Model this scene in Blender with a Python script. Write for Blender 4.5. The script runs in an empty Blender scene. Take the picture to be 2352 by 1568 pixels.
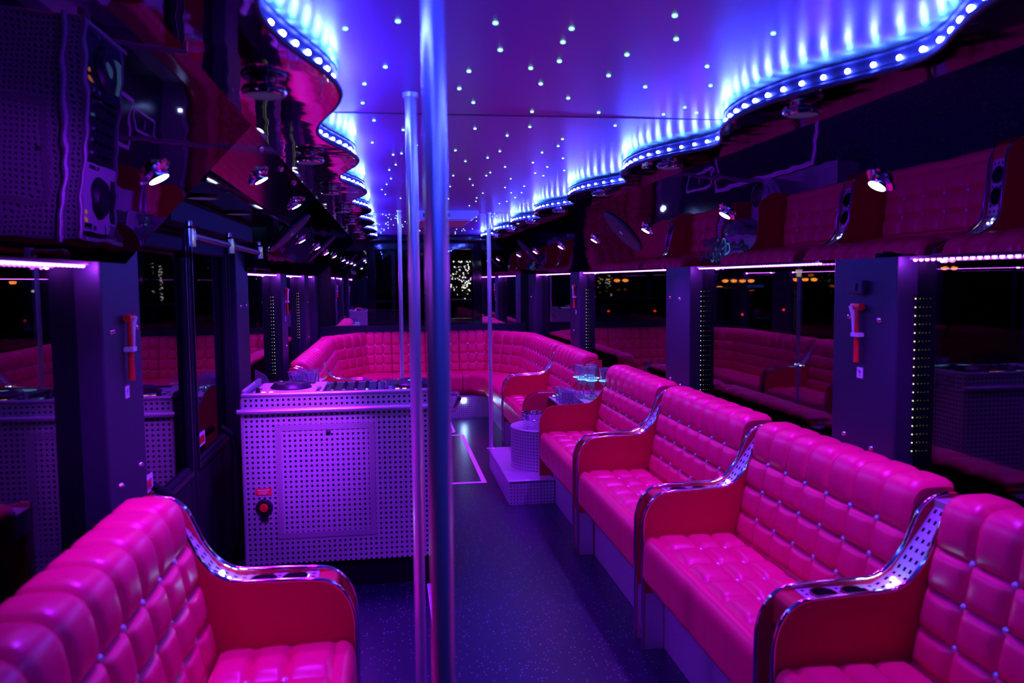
import bpy, bmesh, math, random
from mathutils import Vector, Matrix
random.seed(7)
S = bpy.context.scene
COL = S.collection
PI = math.pi

# ------------------------------------------------------------------ camera
YAW, PITCH, ROLL, FPX = 0.14651836, 0.07471525, 0.00980384, 1900.0
cy_, sy_, cp_, sp_ = math.cos(YAW), math.sin(YAW), math.cos(PITCH), math.sin(PITCH)
fw = Vector((sy_*cp_, cy_*cp_, -sp_)); rt = Vector((cy_, -sy_, 0)); dn = fw.cross(rt)
cr, sr = math.cos(ROLL), math.sin(ROLL)
rt2 = cr*rt + sr*dn; dn2 = -sr*rt + cr*dn
cd = bpy.data.cameras.new('camera'); cam = bpy.data.objects.new('camera', cd); COL.objects.link(cam)
cam.matrix_world = Matrix(((rt2.x, -dn2.x, -fw.x, 0), (rt2.y, -dn2.y, -fw.y, 0), (rt2.z, -dn2.z, -fw.z, 1.5), (0, 0, 0, 1)))
cd.sensor_width = 36.0; cd.lens = FPX/2352*36.0; cd.clip_start = 0.05; cd.clip_end = 300
cd.dof.use_dof = True; cd.dof.focus_distance = 5.2; cd.dof.aperture_fstop = 3.2
S.camera = cam

# ------------------------------------------------------------------ world, exposure
W = bpy.data.worlds.new('night'); S.world = W; W.use_nodes = True
W.node_tree.nodes['Background'].inputs[0].default_value = (0.002, 0.002, 0.006, 1)
W.node_tree.nodes['Background'].inputs[1].default_value = 0.3
S.view_settings.view_transform = 'Standard'; S.view_settings.look = 'None'
S.view_settings.exposure = 0.0; S.view_settings.gamma = 1.0; S.view_settings.use_curve_mapping = False
S.cycles.sample_clamp_indirect = 4.0
S.cycles.caustics_reflective = False; S.cycles.caustics_refractive = False
S.cycles.max_bounces = 10; S.cycles.transparent_max_bounces = 16

COVE_E, SPOT_E, WINSTRIP_E = 1900.0, 40.0, 26.0
UP_E = 450.0
PUCK_W, SPOT_W = 28.0, 70.0
ZC = 2.02         # ceiling height
XR, XL = 1.60, -0.73
def mir(x): return 0.872 - x

# ------------------------------------------------------------------ materials
def mat(name, base=(0.5, 0.5, 0.5), rough=0.5, metal=0.0, spec=0.5, emit=None, es=0.0, coat=0.0, bump=None, trans=0.0, ior=1.45):
    m = bpy.data.materials.new(name); m.use_nodes = True
    nt = m.node_tree; b = nt.nodes['Principled BSDF']
    b.inputs['Base Color'].default_value = (*base, 1); b.inputs['Roughness'].default_value = rough
    b.inputs['Metallic'].default_value = metal; b.inputs['Specular IOR Level'].default_value = spec
    b.inputs['Coat Weight'].default_value = coat; b.inputs['Transmission Weight'].default_value = trans; b.inputs['IOR'].default_value = ior
    if emit:
        b.inputs['Emission Color'].default_value = (*emit, 1); b.inputs['Emission Strength'].default_value = es
    if bump:
        sc, st, di = bump
        tc = nt.nodes.new('ShaderNodeTexCoord'); n = nt.nodes.new('ShaderNodeTexNoise'); n.inputs['Scale'].default_value = sc
        n.inputs['Detail'].default_value = 3
        bp = nt.nodes.new('ShaderNodeBump'); bp.inputs['Strength'].default_value = st; bp.inputs['Distance'].default_value = di
        nt.links.new(tc.outputs['Object'], n.inputs['Vector']); nt.links.new(n.outputs['Fac'], bp.inputs['Height'])
        nt.links.new(bp.outputs['Normal'], b.inputs['Normal'])
    return m

def emission(name, c, s):
    m = bpy.data.materials.new(name); m.use_nodes = True; nt = m.node_tree
    nt.nodes.remove(nt.nodes['Principled BSDF'])
    e = nt.nodes.new('ShaderNodeEmission'); e.inputs[0].default_value = (*c, 1); e.inputs[1].default_value = s
    nt.links.new(e.outputs[0], nt.nodes['Material Output'].inputs[0]); return m

def perforated(name, base, rough, pitch, hole, holecol=(0.006, 0.004, 0.012)):
    """metal sheet with a square grid of square punched holes, laid out in metres on the sheet's own UVs"""
    m = mat(name, base, rough, 0.55); nt = m.node_tree; b = nt.nodes['Principled BSDF']
    uv = nt.nodes.new('ShaderNodeUVMap'); sx = nt.nodes.new('ShaderNodeSeparateXYZ'); nt.links.new(uv.outputs[0], sx.inputs[0])
    prods = []
    for k in (0, 1):
        d = nt.nodes.new('ShaderNodeMath'); d.operation = 'DIVIDE'; d.inputs[1].default_value = pitch; nt.links.new(sx.outputs[k], d.inputs[0])
        f = nt.nodes.new('ShaderNodeMath'); f.operation = 'FRACT'; nt.links.new(d.outputs[0], f.inputs[0])
        c = nt.nodes.new('ShaderNodeMath'); c.operation = 'COMPARE'; c.inputs[1].default_value = 0.5; c.inputs[2].default_value = hole/pitch/2
        nt.links.new(f.outputs[0], c.inputs[0]); prods.append(c)
    mu = nt.nodes.new('ShaderNodeMath'); mu.operation = 'MULTIPLY'
    nt.links.new(prods[0].outputs[0], mu.inputs[0]); nt.links.new(prods[1].outputs[0], mu.inputs[1])
    df = nt.nodes.new('ShaderNodeBsdfDiffuse'); df.inputs[0].default_value = (*holecol, 1)
    mx = nt.nodes.new('ShaderNodeMixShader'); nt.links.new(mu.outputs[0], mx.inputs[0])
    nt.links.new(b.outputs[0], mx.inputs[1]); nt.links.new(df.outputs[0], mx.inputs[2])
    nt.links.new(mx.outputs[0], nt.nodes['Material Output'].inputs[0]); return m

def window_glass(name, tint, refl):
    m = bpy.data.materials.new(name); m.use_nodes = True; nt = m.node_tree; nt.nodes.remove(nt.nodes['Principled BSDF'])
    t = nt.nodes.new('ShaderNodeBsdfTransparent'); t.inputs[0].default_value = (*tint, 1)
    g = nt.nodes.new('ShaderNodeBsdfGlossy'); g.inputs[0].default_value = (1, 1, 1, 1); g.inputs['Roughness'].default_value = 0.0
    fr = nt.nodes.new('ShaderNodeFresnel'); fr.inputs[0].default_value = 1.5
    mu = nt.nodes.new('ShaderNodeMath'); mu.operation = 'MULTIPLY'; mu.inputs[1].default_value = refl; nt.links.new(fr.outputs[0], mu.inputs[0])
    mx = nt.nodes.new('ShaderNodeMixShader'); nt.links.new(mu.outputs[0], mx.inputs[0])
    nt.links.new(t.outputs[0], mx.inputs[1]); nt.links.new(g.outputs[0], mx.inputs[2])
    nt.links.new(mx.outputs[0], nt.nodes['Material Output'].inputs[0]); return m

M = {}
M['leather'] = mat('pink leather', (0.80, 0.005, 0.130), 0.32, spec=0.45, bump=(220, 0.08, 0.002))
M['panel'] = mat('red lacquered panel', (0.58, 0.004, 0.046), 0.38, spec=0.35)
M['chrome'] = mat('chrome', (0.85, 0.85, 0.88), 0.10, 1.0)
M['pole'] = mat('polished steel pole', (0.85, 0.85, 0.92), 0.26, 0.65)
M['alu'] = mat('satin aluminium', (0.72, 0.72, 0.78), 0.36, 0.7)
M['perf'] = perforated('perforated aluminium', (0.66, 0.66, 0.74), 0.45, 0.0250, 0.0105)
M['perf_fine'] = perforated('perforated aluminium fine', (0.62, 0.62, 0.70), 0.42, 0.0225, 0.0085, (0.10, 0.08, 0.16))
M['perf_kick'] = perforated('perforated kick plate', (0.52, 0.52, 0.62), 0.45, 0.0125, 0.0052)
M['pillar'] = mat('dark vinyl', (0.013, 0.010, 0.028), 0.55, bump=(300, 0.15, 0.001))
M['black'] = mat('black plastic', (0.012, 0.012, 0.016), 0.4)
M['rubber'] = mat('black rubber', (0.010, 0.010, 0.016), 0.65, spec=0.12)
M['matte'] = mat('black matte board', (0.006, 0.006, 0.009), 0.35, spec=0.25)
def tinted_mirror(name, col, rough, sc, st):
    m = bpy.data.materials.new(name); m.use_nodes = True; nt = m.node_tree; nt.nodes.remove(nt.nodes['Principled BSDF'])
    g = nt.nodes.new('ShaderNodeBsdfGlossy'); g.inputs[0].default_value = (*col, 1); g.inputs['Roughness'].default_value = rough
    tc = nt.nodes.new('ShaderNodeTexCoord'); n = nt.nodes.new('ShaderNodeTexNoise'); n.inputs['Scale'].default_value = sc; n.inputs['Detail'].default_value = 3
    bp = nt.nodes.new('ShaderNodeBump'); bp.inputs['Strength'].default_value = st; bp.inputs['Distance'].default_value = 0.02
    nt.links.new(tc.outputs['Object'], n.inputs['Vector']); nt.links.new(n.outputs['Fac'], bp.inputs['Height']); nt.links.new(bp.outputs['Normal'], g.inputs['Normal'])
    nt.links.new(g.outputs[0], nt.nodes['Material Output'].inputs[0]); return m
M['valance'] = tinted_mirror('dark mirror acrylic', (0.085, 0.075, 0.11), 0.02, 1.3, 0.14)
M['blackgloss'] = mat('black gloss panel', (0.006, 0.006, 0.010), 0.06, 0.0, spec=0.5)
M['soffit'] = mat('mirror acrylic soffit', (0.45, 0.40, 0.50), 0.04, 1.0, bump=(2.0, 0.25, 0.02))
M['mirror'] = mat('mirror', (0.75, 0.72, 0.80), 0.01, 1.0, bump=(1.2, 0.06, 0.02))
M['fascia'] = mat('blue grey fascia', (0.010, 0.010, 0.018), 0.6)
M['white'] = mat('white plastic', (0.75, 0.75, 0.78), 0.4)
M['lilac'] = mat('pale vent plastic', (0.62, 0.58, 0.70), 0.4)
M['red'] = mat('red plastic', (0.75, 0.01, 0.02), 0.35)
M['tape'] = mat('white floor tape', (0.78, 0.74, 0.80), 0.5)
M['glass'] = mat('clear acrylic', (0.92, 0.92, 1.0), 0.05, trans=0.86, ior=1.46)
M['winglass'] = window_glass('tinted window glass', (0.55, 0.55, 0.6), 0.9)
M['rearglass'] = window_glass('dark rear glass', (0.6, 0.6, 0.65), 0.7)
M['cove'] = emission('cove LED', (0.03, 0.048, 1.0), COVE_E)
M['uplight'] = emission('cove uplight LED', (0.08, 0.62, 1.0), UP_E)
M['winled'] = emission('violet window LED', (0.50, 0.08, 1.0), WINSTRIP_E)
M['spotled'] = emission('cool white LED', (0.55, 0.75, 1.0), SPOT_E)
M['puckled'] = emission('violet LED', (0.30, 0.12, 0.8), 0.12)
M['star'] = emission('fibre star', (0.25, 1.0, 0.55), 5.0)
M['cyan'] = emission('cyan LED', (0.10, 0.40, 1.0), 4.5)
M['amberled'] = emission('warm white LED', (0.75, 0.75, 0.40), 2.2)
M['orangeled'] = emission('orange LED', (1.0, 0.30, 0.08), 3.0)
M['sodium'] = emission('sodium lamp', (1.0, 0.26, 0.03), 16.0)
M['lantern'] = emission('lantern light', (1.0, 0.85, 0.25), 3.5)
M['tail'] = emission('tail light', (1.0, 0.03, 0.02), 9.0)
M['fairy'] = emission('fairy light', (1.0, 0.95, 0.8), 4.0)
M['head'] = emission('white street light', (1.0, 0.9, 0.6), 4.0)
M['bluelit'] = emission('blue sign light', (0.05, 0.15, 0.9), 0.8)
M['lcd'] = emission('deck display', (0.2, 0.5, 1.0), 1.0)
M['asphalt'] = mat('asphalt', (0.02, 0.02, 0.022), 0.8, bump=(40, 0.3, 0.01))
M['car'] = mat('dark car paint', (0.02, 0.02, 0.03), 0.2)
M['bark'] = mat('bark', (0.05, 0.035, 0.02), 0.9)
M['leaf'] = mat('dark foliage', (0.03, 0.05, 0.015), 0.8)

def floor_mat():
    m = mat('speckled vinyl floor', (0.02, 0.02, 0.03), 0.32); nt = m.node_tree; b = nt.nodes['Principled BSDF']
    tc = nt.nodes.new('ShaderNodeTexCoord'); v = nt.nodes.new('ShaderNodeTexVoronoi'); v.inputs['Scale'].default_value = 62
    v.feature = 'F1'; nt.links.new(tc.outputs['Object'], v.inputs['Vector'])
    lt = nt.nodes.new('ShaderNodeMath'); lt.operation = 'LESS_THAN'; lt.inputs[1].default_value = 0.17; nt.links.new(v.outputs['Distance'], lt.inputs[0])
    wn = nt.nodes.new('ShaderNodeSeparateXYZ'); nt.links.new(v.outputs['Color'], wn.inputs[0])
    gt = nt.nodes.new('ShaderNodeMath'); gt.operation = 'GREATER_THAN'; gt.inputs[1].default_value = 0.45; nt.links.new(wn.outputs[0], gt.inputs[0])
    mu = nt.nodes.new('ShaderNodeMath'); mu.operation = 'MULTIPLY'; nt.links.new(lt.outputs[0], mu.inputs[0]); nt.links.new(gt.outputs[0], mu.inputs[1])
    mx = nt.nodes.new('ShaderNodeMix'); mx.data_type = 'RGBA'; nt.links.new(mu.outputs[0], mx.inputs[0])
    mx.inputs[6].default_value = (0.004, 0.007, 0.028, 1); mx.inputs[7].default_value = (0.45, 0.45, 0.58, 1)
    nt.links.new(mx.outputs[2], b.inputs['Base Color']); return m
M['floor'] = floor_mat()
M['ceil'] = mat('satin ceiling', (0.30, 0.12, 0.50), 0.30, spec=0.4)

# ------------------------------------------------------------------ mesh helpers
BASE = {}                                    # object -> world base position, for parenting without bpy.ops
def rounded(pts, radii, step=0.012):
    """closed polygon with rounded corners -> dense point list"""
    n = len(pts); out = []
    for i in range(n):
        p0, p1, p2 = Vector(pts[i-1]), Vector(pts[i]), Vector(pts[(i+1) % n]); r = radii[i]
        if r <= 0: out.append(p1); continue
        a = (p0-p1).normalized(); b = (p2-p1).normalized(); ang = a.angle(b); t = min(r/math.tan(ang/2), 0.49*min((p0-p1).length, (p2-p1).length))
        q0 = p1+a*t; q2 = p1+b*t; k = max(3, int(t*1.6/step))
        for j in range(k+1):
            s = j/k; out.append((1-s)**2*q0+2*s*(1-s)*p1+s*s*q2)
    dense = []
    for i in range(len(out)):
        p, q = out[i], out[(i+1) % len(out)]; L = (q-p).length; k = max(1, int(L/step))
        for j in range(k): dense.append(p+(q-p)*(j/k))
    return dense
def catmull(pts, k=6):
    P = [Vector(p) for p in pts]; out = []
    for i in range(len(P)-1):
        a, b, c, d = P[max(i-1, 0)], P[i], P[i+1], P[min(i+2, len(P)-1)]
        for j in range(k):
            t = j/k
            out.append(0.5*((2*b)+(c-a)*t+(2*a-5*b+4*c-d)*t*t+(3*b-a-3*c+d)*t**3))
    out.append(P[-1]); return out

class MB:
    def __init__(s): s.v = []; s.f = []; s.uv = None
    def add(s, vs, fs):
        o = len(s.v); s.v += [tuple(v) for v in vs]; s.f += [tuple(i+o for i in f) for f in fs]; return s
    def box(s, x0, x1, y0, y1, z0, z1):
        x0, x1 = min(x0, x1), max(x0, x1)
        return s.add([(x0, y0, z0), (x1, y0, z0), (x1, y1, z0), (x0, y1, z0), (x0, y0, z1), (x1, y0, z1), (x1, y1, z1), (x0, y1, z1)],
                     [(0, 3, 2, 1), (4, 5, 6, 7), (0, 1, 5, 4), (1, 2, 6, 5), (2, 3, 7, 6), (3, 0, 4, 7)])
    def tube(s, path, r, n=10, caps=True):
        P = [Vector(p) for p in path]; m = len(P); rings = []; up = None
        for i in range(m):
            t = (P[min(i+1, m-1)]-P[max(i-1, 0)]).normalized()
            if up is None:
                up = Vector((0, 0, 1)) if abs(t.z) < 0.9 else Vector((0, 1, 0))
            a = (up - t*up.dot(t)).normalized(); b = t.cross(a); up = a
            rr = r[i] if isinstance(r, (list, tuple)) else r
            rings.append([P[i]+rr*(math.cos(2*PI*k/n)*a+math.sin(2*PI*k/n)*b) for k in range(n)])
        vs = [v for R in rings for v in R]; fs = []
        for i in range(m-1):
            for k in range(n):
                fs.append((i*n+k, i*n+(k+1) % n, (i+1)*n+(k+1) % n, (i+1)*n+k))
        if caps: fs += [tuple(range(n))[::-1], tuple((m-1)*n+k for k in range(n))]
        return s.add(vs, fs)
    def lathe(s, c, prof, n=24, axis=(0, 0, 1)):
        """prof: (r, h) list from one end to the other; open ends closed where r is 0"""
        ax = Vector(axis).normalized(); u = ax.orthogonal().normalized(); w = ax.cross(u); c = Vector(c); vs = []; fs = []; idx = []
        for r, h in prof:
            if r < 1e-6: vs.append(c+ax*h); idx.append([len(vs)-1])
            else:
                st = len(vs); vs += [c+ax*h+r*(math.cos(2*PI*k/n)*u+math.sin(2*PI*k/n)*w) for k in range(n)]; idx.append(list(range(st, st+n)))
        for a, b in zip(idx, idx[1:]):
            for k in range(n):
                k2 = (k+1) % n
                if len(a) == 1 and len(b) > 1: fs.append((a[0], b[k2], b[k]))
                elif len(b) == 1 and len(a) > 1: fs.append((a[k], a[k2], b[0]))
                elif len(a) > 1: fs.append((a[k], a[k2], b[k2], b[k]))
        return s.add(vs, fs)
    def prism(s, poly, y0, y1):
        """(x, z) polygon extruded along y"""
        n = len(poly); vs = [(p[0], y0, p[1]) for p in poly]+[(p[0], y1, p[1]) for p in poly]
        return s.add(vs, [tuple(range(n))[::-1], tuple(range(n, 2*n))]+[(i, (i+1) % n, n+(i+1) % n, n+i) for i in range(n)])
    def slab(s, quad, nrm, th):
        """flat polygon given a thickness along nrm"""
        n = len(quad); nv = Vector(nrm).normalized()*th; q = [Vector(p) for p in quad]
        return s.add(q+[p+nv for p in q], [tuple(range(n))[::-1], tuple(range(n, 2*n))]+[(i, (i+1) % n, n+(i+1) % n, n+i) for i in range(n)])
    def ball(s, c, r, n=8):
        return s.lathe(c, [(0, -r)]+[(r*math.sin(PI*k/(n//2+1)), -r*math.cos(PI*k/(n//2+1))) for k in range(1, n//2+1)]+[(0, r)], n)
    def build(s, name, m, parent=None, smooth=False, bevel=0, uvf=None, recalc=True):
        me = bpy.data.meshes.new(name)
        o = bpy.data.objects.new(name, me); COL.objects.link(o)
        if parent is not None:
            base = BASE[parent]; o.parent = parent; BASE[o] = base
        else:
            xs = list(zip(*s.v)); base = Vector(((min(xs[0])+max(xs[0]))/2, (min(xs[1])+max(xs[1]))/2, min(xs[2]))); o.location = base; BASE[o] = base
        me.from_pydata([tuple(Vector(v)-base) for v in s.v], [], s.f); me.update()
        if recalc:
            bm = bmesh.new(); bm.from_mesh(me); bmesh.ops.recalc_face_normals(bm, faces=bm.faces); bm.to_mesh(me); bm.free()
        uvl = me.uv_layers.new(name='UVMap')
        for p in me.polygons:
            nx, ny, nz = abs(p.normal.x), abs(p.normal.y), abs(p.normal.z)
            for li in p.loop_indices:
                c = me.vertices[me.loops[li].vertex_index].co+base
                if uvf: uvl.data[li].uv = uvf(c)
                elif nz >= nx and nz >= ny: uvl.data[li].uv = (c.x, c.y)
                elif nx >= ny: uvl.data[li].uv = (c.y, c.z)
                else: uvl.data[li].uv = (c.x, c.z)
        me.materials.append(M[m] if isinstance(m, str) else m)
        if smooth:
            me.shade_smooth()
            me.set_sharp_from_angle(angle=math.radians(40))
        if bevel:
            b = o.modifiers.new('bevel', 'BEVEL'); b.width = bevel; b.segments = 2; b.limit_method = 'ANGLE'; b.angle_limit = math.radians(50)
        return o

def thing(name, label, cat, loc, group=None):
    o = bpy.data.objects.new(name, None); COL.objects.link(o); o.location = loc; BASE[o] = Vector(loc); o.empty_display_size = 0.1
    o['label'] = label; o['category'] = cat
    if group: o['group'] = group
    return o
def tag(o, label, cat, group=None, kind=None):
    o['label'] = label; o['category'] = cat
    if group: o['group'] = group
    if kind: o['kind'] = kind
    return o
def struct(o): o['kind'] = 'structure'; return o
def dup(root, off, label, group=None):
    r = root.copy(); COL.objects.link(r); r.location = Vector(root.location)+Vector(off); r['label'] = label
    BASE[r] = BASE[root]+Vector(off)
    if group: r['group'] = group
    def kids(src, dst):
        for ch in list(src.children):
            c = ch.copy(); COL.objects.link(c); c.parent = dst; BASE[c] = BASE[dst]; kids(ch, c)
    kids(root, r); return r
def repeat_mesh(src, name, off, parent):
    o = bpy.data.objects.new(name, src.data); COL.objects.link(o); o.parent = parent; BASE[o] = BASE[parent]; o.location = Vector(src.location)+Vector(off); return o
ORD = ['nearest', 'second', 'third', 'fourth', 'fifth', 'sixth', 'seventh', 'eighth', 'ninth', 'tenth', 'eleventh', 'twelfth']
def lamp(kind, name, parent_loc, aim, color, energy, size=0.05, angle=1.9, blend=0.6):
    l = bpy.data.lights.new(name, kind); l.color = color; l.energy = energy
    if kind == 'SPOT': l.spot_size = angle; l.spot_blend = blend; l.shadow_soft_size = size
    elif kind == 'POINT': l.shadow_soft_size = size
    else: l.shape = 'DISK'; l.size = size
    o = bpy.data.objects.new(name, l); COL.objects.link(o)
    o.location = parent_loc; o.rotation_euler = (Vector(aim)-Vector(parent_loc)).to_track_quat('-Z', 'Y').to_euler(); return o

# ------------------------------------------------------------------ room shell
struct(MB().box(-0.95, 1.75, -3.0, 9.9, -0.06, 0.0).build('floor', 'floor'))
ceil = struct(MB().box(-0.95, 1.75, -3.0, 9.9, ZC, ZC+0.04).build('ceiling', 'ceil'))
# joints between the ceiling sheets
for y in (2.65, 6.47):
    MB().box(-0.25, 1.1, y-0.004, y+0.004, ZC-0.0015, ZC+0.002).build('joint_strip', 'fascia', ceil)
# fibre optic stars, set in the ceiling sheet
STARS = [(793,65),(914,48),(1138,52),(1313,65),(1293,96),(1149,114),(1285,140),(885,153),(1077,163),(1219,156),(837,192),(1242,192),(1055,203),(833,236),(1087,235),(1440,125),(1398,173),(1550,35),(1553,89),(1776,76),(1624,152),(1632,196),(1482,199),(1305,225),(1222,256),(1375,258),(1413,288),(1524,262),(1573,246),(1600,258),(859,276),(926,298),(957,333),(855,327),(1091,295),(1217,291),(1165,311),(1292,319),(1046,345),(1148,347),(1120,362),(1069,370),(1282,335),(1293,363),(1245,350),(1224,373),(1257,383),(1296,391),(903,355),(922,352),(909,378),(894,390),(898,410),(888,423),(877,435),(885,446),(920,455),(1160,383),(1126,396),(1117,403),(1173,410),(1041,403),(1079,411),(1086,425),(1034,428),(1229,397),(1248,403),(1160,430),(1204,427),(1109,443),(1174,442),(1198,442),(1095,454),(1093,462),(1164,462),(1147,467),(1030,456),(1078,472),(1183,453)]
def star_xy(px, py):                          # the survey of the stars: pixel bearings measured on the ceiling plane
    d = rt2*((px-1176)/FPX)+dn2*((py-784)/FPX)+fw; t = (ZC-1.5)/d.z; return d.x*t, d.y*t
spos = [star_xy(*p) for p in STARS]
spos += [(random.uniform(-0.05, 0.85), random.uniform(6.35, 9.3)) for _ in range(21)]
s0 = MB().lathe((0, 0, ZC-0.0022), [(0, -0.0015), (0.0045, 0), (0.0045, 0.003), (0, 0.003)], 8).build('star_light', 'star', ceil)
s0.location = (spos[0][0], spos[0][1], 0)
for x, y in spos[1:]: repeat_mesh(s0, 'star_light', (x-spos[0][0], y-spos[0][1], 0), ceil)
ms = MB()
for _ in range(60):
    ms.lathe((random.uniform(-0.1, 0.9), random.uniform(6.4, 9.4), ZC-0.0022), [(0, -0.0015), (0.0045, 0), (0.0045, 0.003), (0, 0.003)], 6)
o = ms.build('star_lights', 'star', ceil); o['kind'] = 'stuff'

for side in ('right', 'left'):
    sg = 1 if side == 'right' else -1
    gx = 1.67 if sg > 0 else -0.87
    w = MB().box(gx, gx+sg*0.06, -3.0, 9.9, 1.60, ZC)
    if sg > 0: w.box(gx, gx+sg*0.06, -3.0, 9.9, 0, 0.78)
    else: w.box(gx, gx+sg*0.06, -3.0, 2.83, 0, 0.78); w.box(gx, gx+sg*0.06, 4.56, 9.9, 0, 0.78)
    struct(w.build('wall_'+side, 'black'))
    ys = [-3.0, 2.45, 4.30, 6.92, 9.9] if sg > 0 else [-3.0, 2.48, None, 4.60, 6.42, 8.18, 9.9]
    prev = None; n = 0
    for a, b in zip(ys, ys[1:]):
        if a is None or b is None: continue
        n += 1
        struct(MB().box(gx, gx+sg*0.006, a, b, 0.78, 1.60).build('window_%d' % (n if sg > 0 else n+10), 'winglass'))
# pillars with bolts (children) -----------------------------------------
def pillar(side, y0, y1, bolts):
    sg = 1 if side == 'right' else -1
    x0, x1 = (1.60, 1.72) if sg > 0 else (-0.80, -0.92)
    p = struct(MB().box(x0, x1, y0, y1, 0.0, 1.95).build('pillar', 'pillar', bevel=0.006))
    for by, bz in bolts:
        MB().lathe((x0, by, bz), [(0.011, 0.002), (0.010, -0.004), (0.006, -0.009), (0, -0.011)], 10, (sg, 0, 0)).build('bolt', 'chrome', p, True)
    return p
pillar('right', 2.43, 2.81, [(2.70, 1.36), (2.52, 1.355), (2.72, 0.94), (2.55, 0.92)])
pillar('right', 4.27, 4.66, [(4.58, 1.39), (4.42, 1.385), (4.57, 0.92), (4.41, 0.90)])
pillar('right', 6.90, 7.25, [(7.10, 1.05), (7.10, 1.40)])
pillar('right', 9.0, 9.5, [(9.3, 1.3)])
pillar('left', 2.47, 2.83, [(2.54, 1.36), (2.77, 1.36), (2.56, 0.90), (2.76, 0.92)])
pillar('left', 4.56, 4.93, [(4.66, 1.37), (4.84, 1.37)])
pillar('left', 6.40, 6.75, [(6.6, 1.0)])
pillar('left', 8.16, 8.55, [(8.4, 1.3), (8.4, 0.95)])
pillar('left', 9.3, 9.7, [])
# far wall: bench-top board, corner posts, mirrors, rear window
struct(MB().box(-0.95, 1.75, 9.78, 9.9, 0, ZC).build('wall_far', 'black'))
struct(MB().box(-0.80, 1.60, 9.66, 9.78, 0.0, 0.985).build('trim_1', 'pillar', bevel=0.006))
struct(MB().box(-0.26, 1.08, 9.55, 9.78, 1.945, ZC-0.001).build('trim_2', 'blackgloss', bevel=0.02))
mk = tag(MB().box(-0.66, -0.25, 9.74, 9.78, 0.985, 1.85).build('mirror_panel', 'mirror', bevel=0.003), 'tall mirror panel on the far wall, left of the black rear window', 'mirror', 'mirror panels on the far wall')
tag(MB().box(1.08, 1.55, 9.74, 9.78, 0.985, 1.85).build('mirror_panel', 'mirror', bevel=0.003), 'tall mirror panel on the far wall, right of the black rear window', 'mirror', 'mirror panels on the far wall')
rw = struct(MB().box(-0.25, -0.15, 9.70, 9.79, 0.985, 1.93).box(0.97, 1.08, 9.70, 9.79, 0.985, 1.93).box(-0.15, 0.97, 9.70, 9.79, 1.86, 1.93).box(-0.15, 0.97, 9.70, 9.79, 0.985, 1.05).box(-0.15, 0.97, 9.72, 9.79, 1.25, 1.275).build('window_21', 'blackgloss', bevel=0.004))
bpy.data.objects.remove(bpy.data.objects['wall_far'])
struct(MB().box(-0.95, -0.25, 9.78, 9.9, 0, ZC).box(1.08, 1.75, 9.78, 9.9, 0, ZC).box(-0.25, 1.08, 9.79, 9.9, 0, 1.05).box(-0.25, 1.08, 9.79, 9.9, 1.86, ZC).build('wall_far', 'black'))
MB().box(-0.15, 0.97, 9.745, 9.751, 1.05, 1.86).build('pane', 'rearglass', rw)
# near end of the saloon, behind the camera
struct(MB().box(-0.95, 1.75, -3.1, -3.0, 0, ZC).build('wall_near', 'black'))

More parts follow.
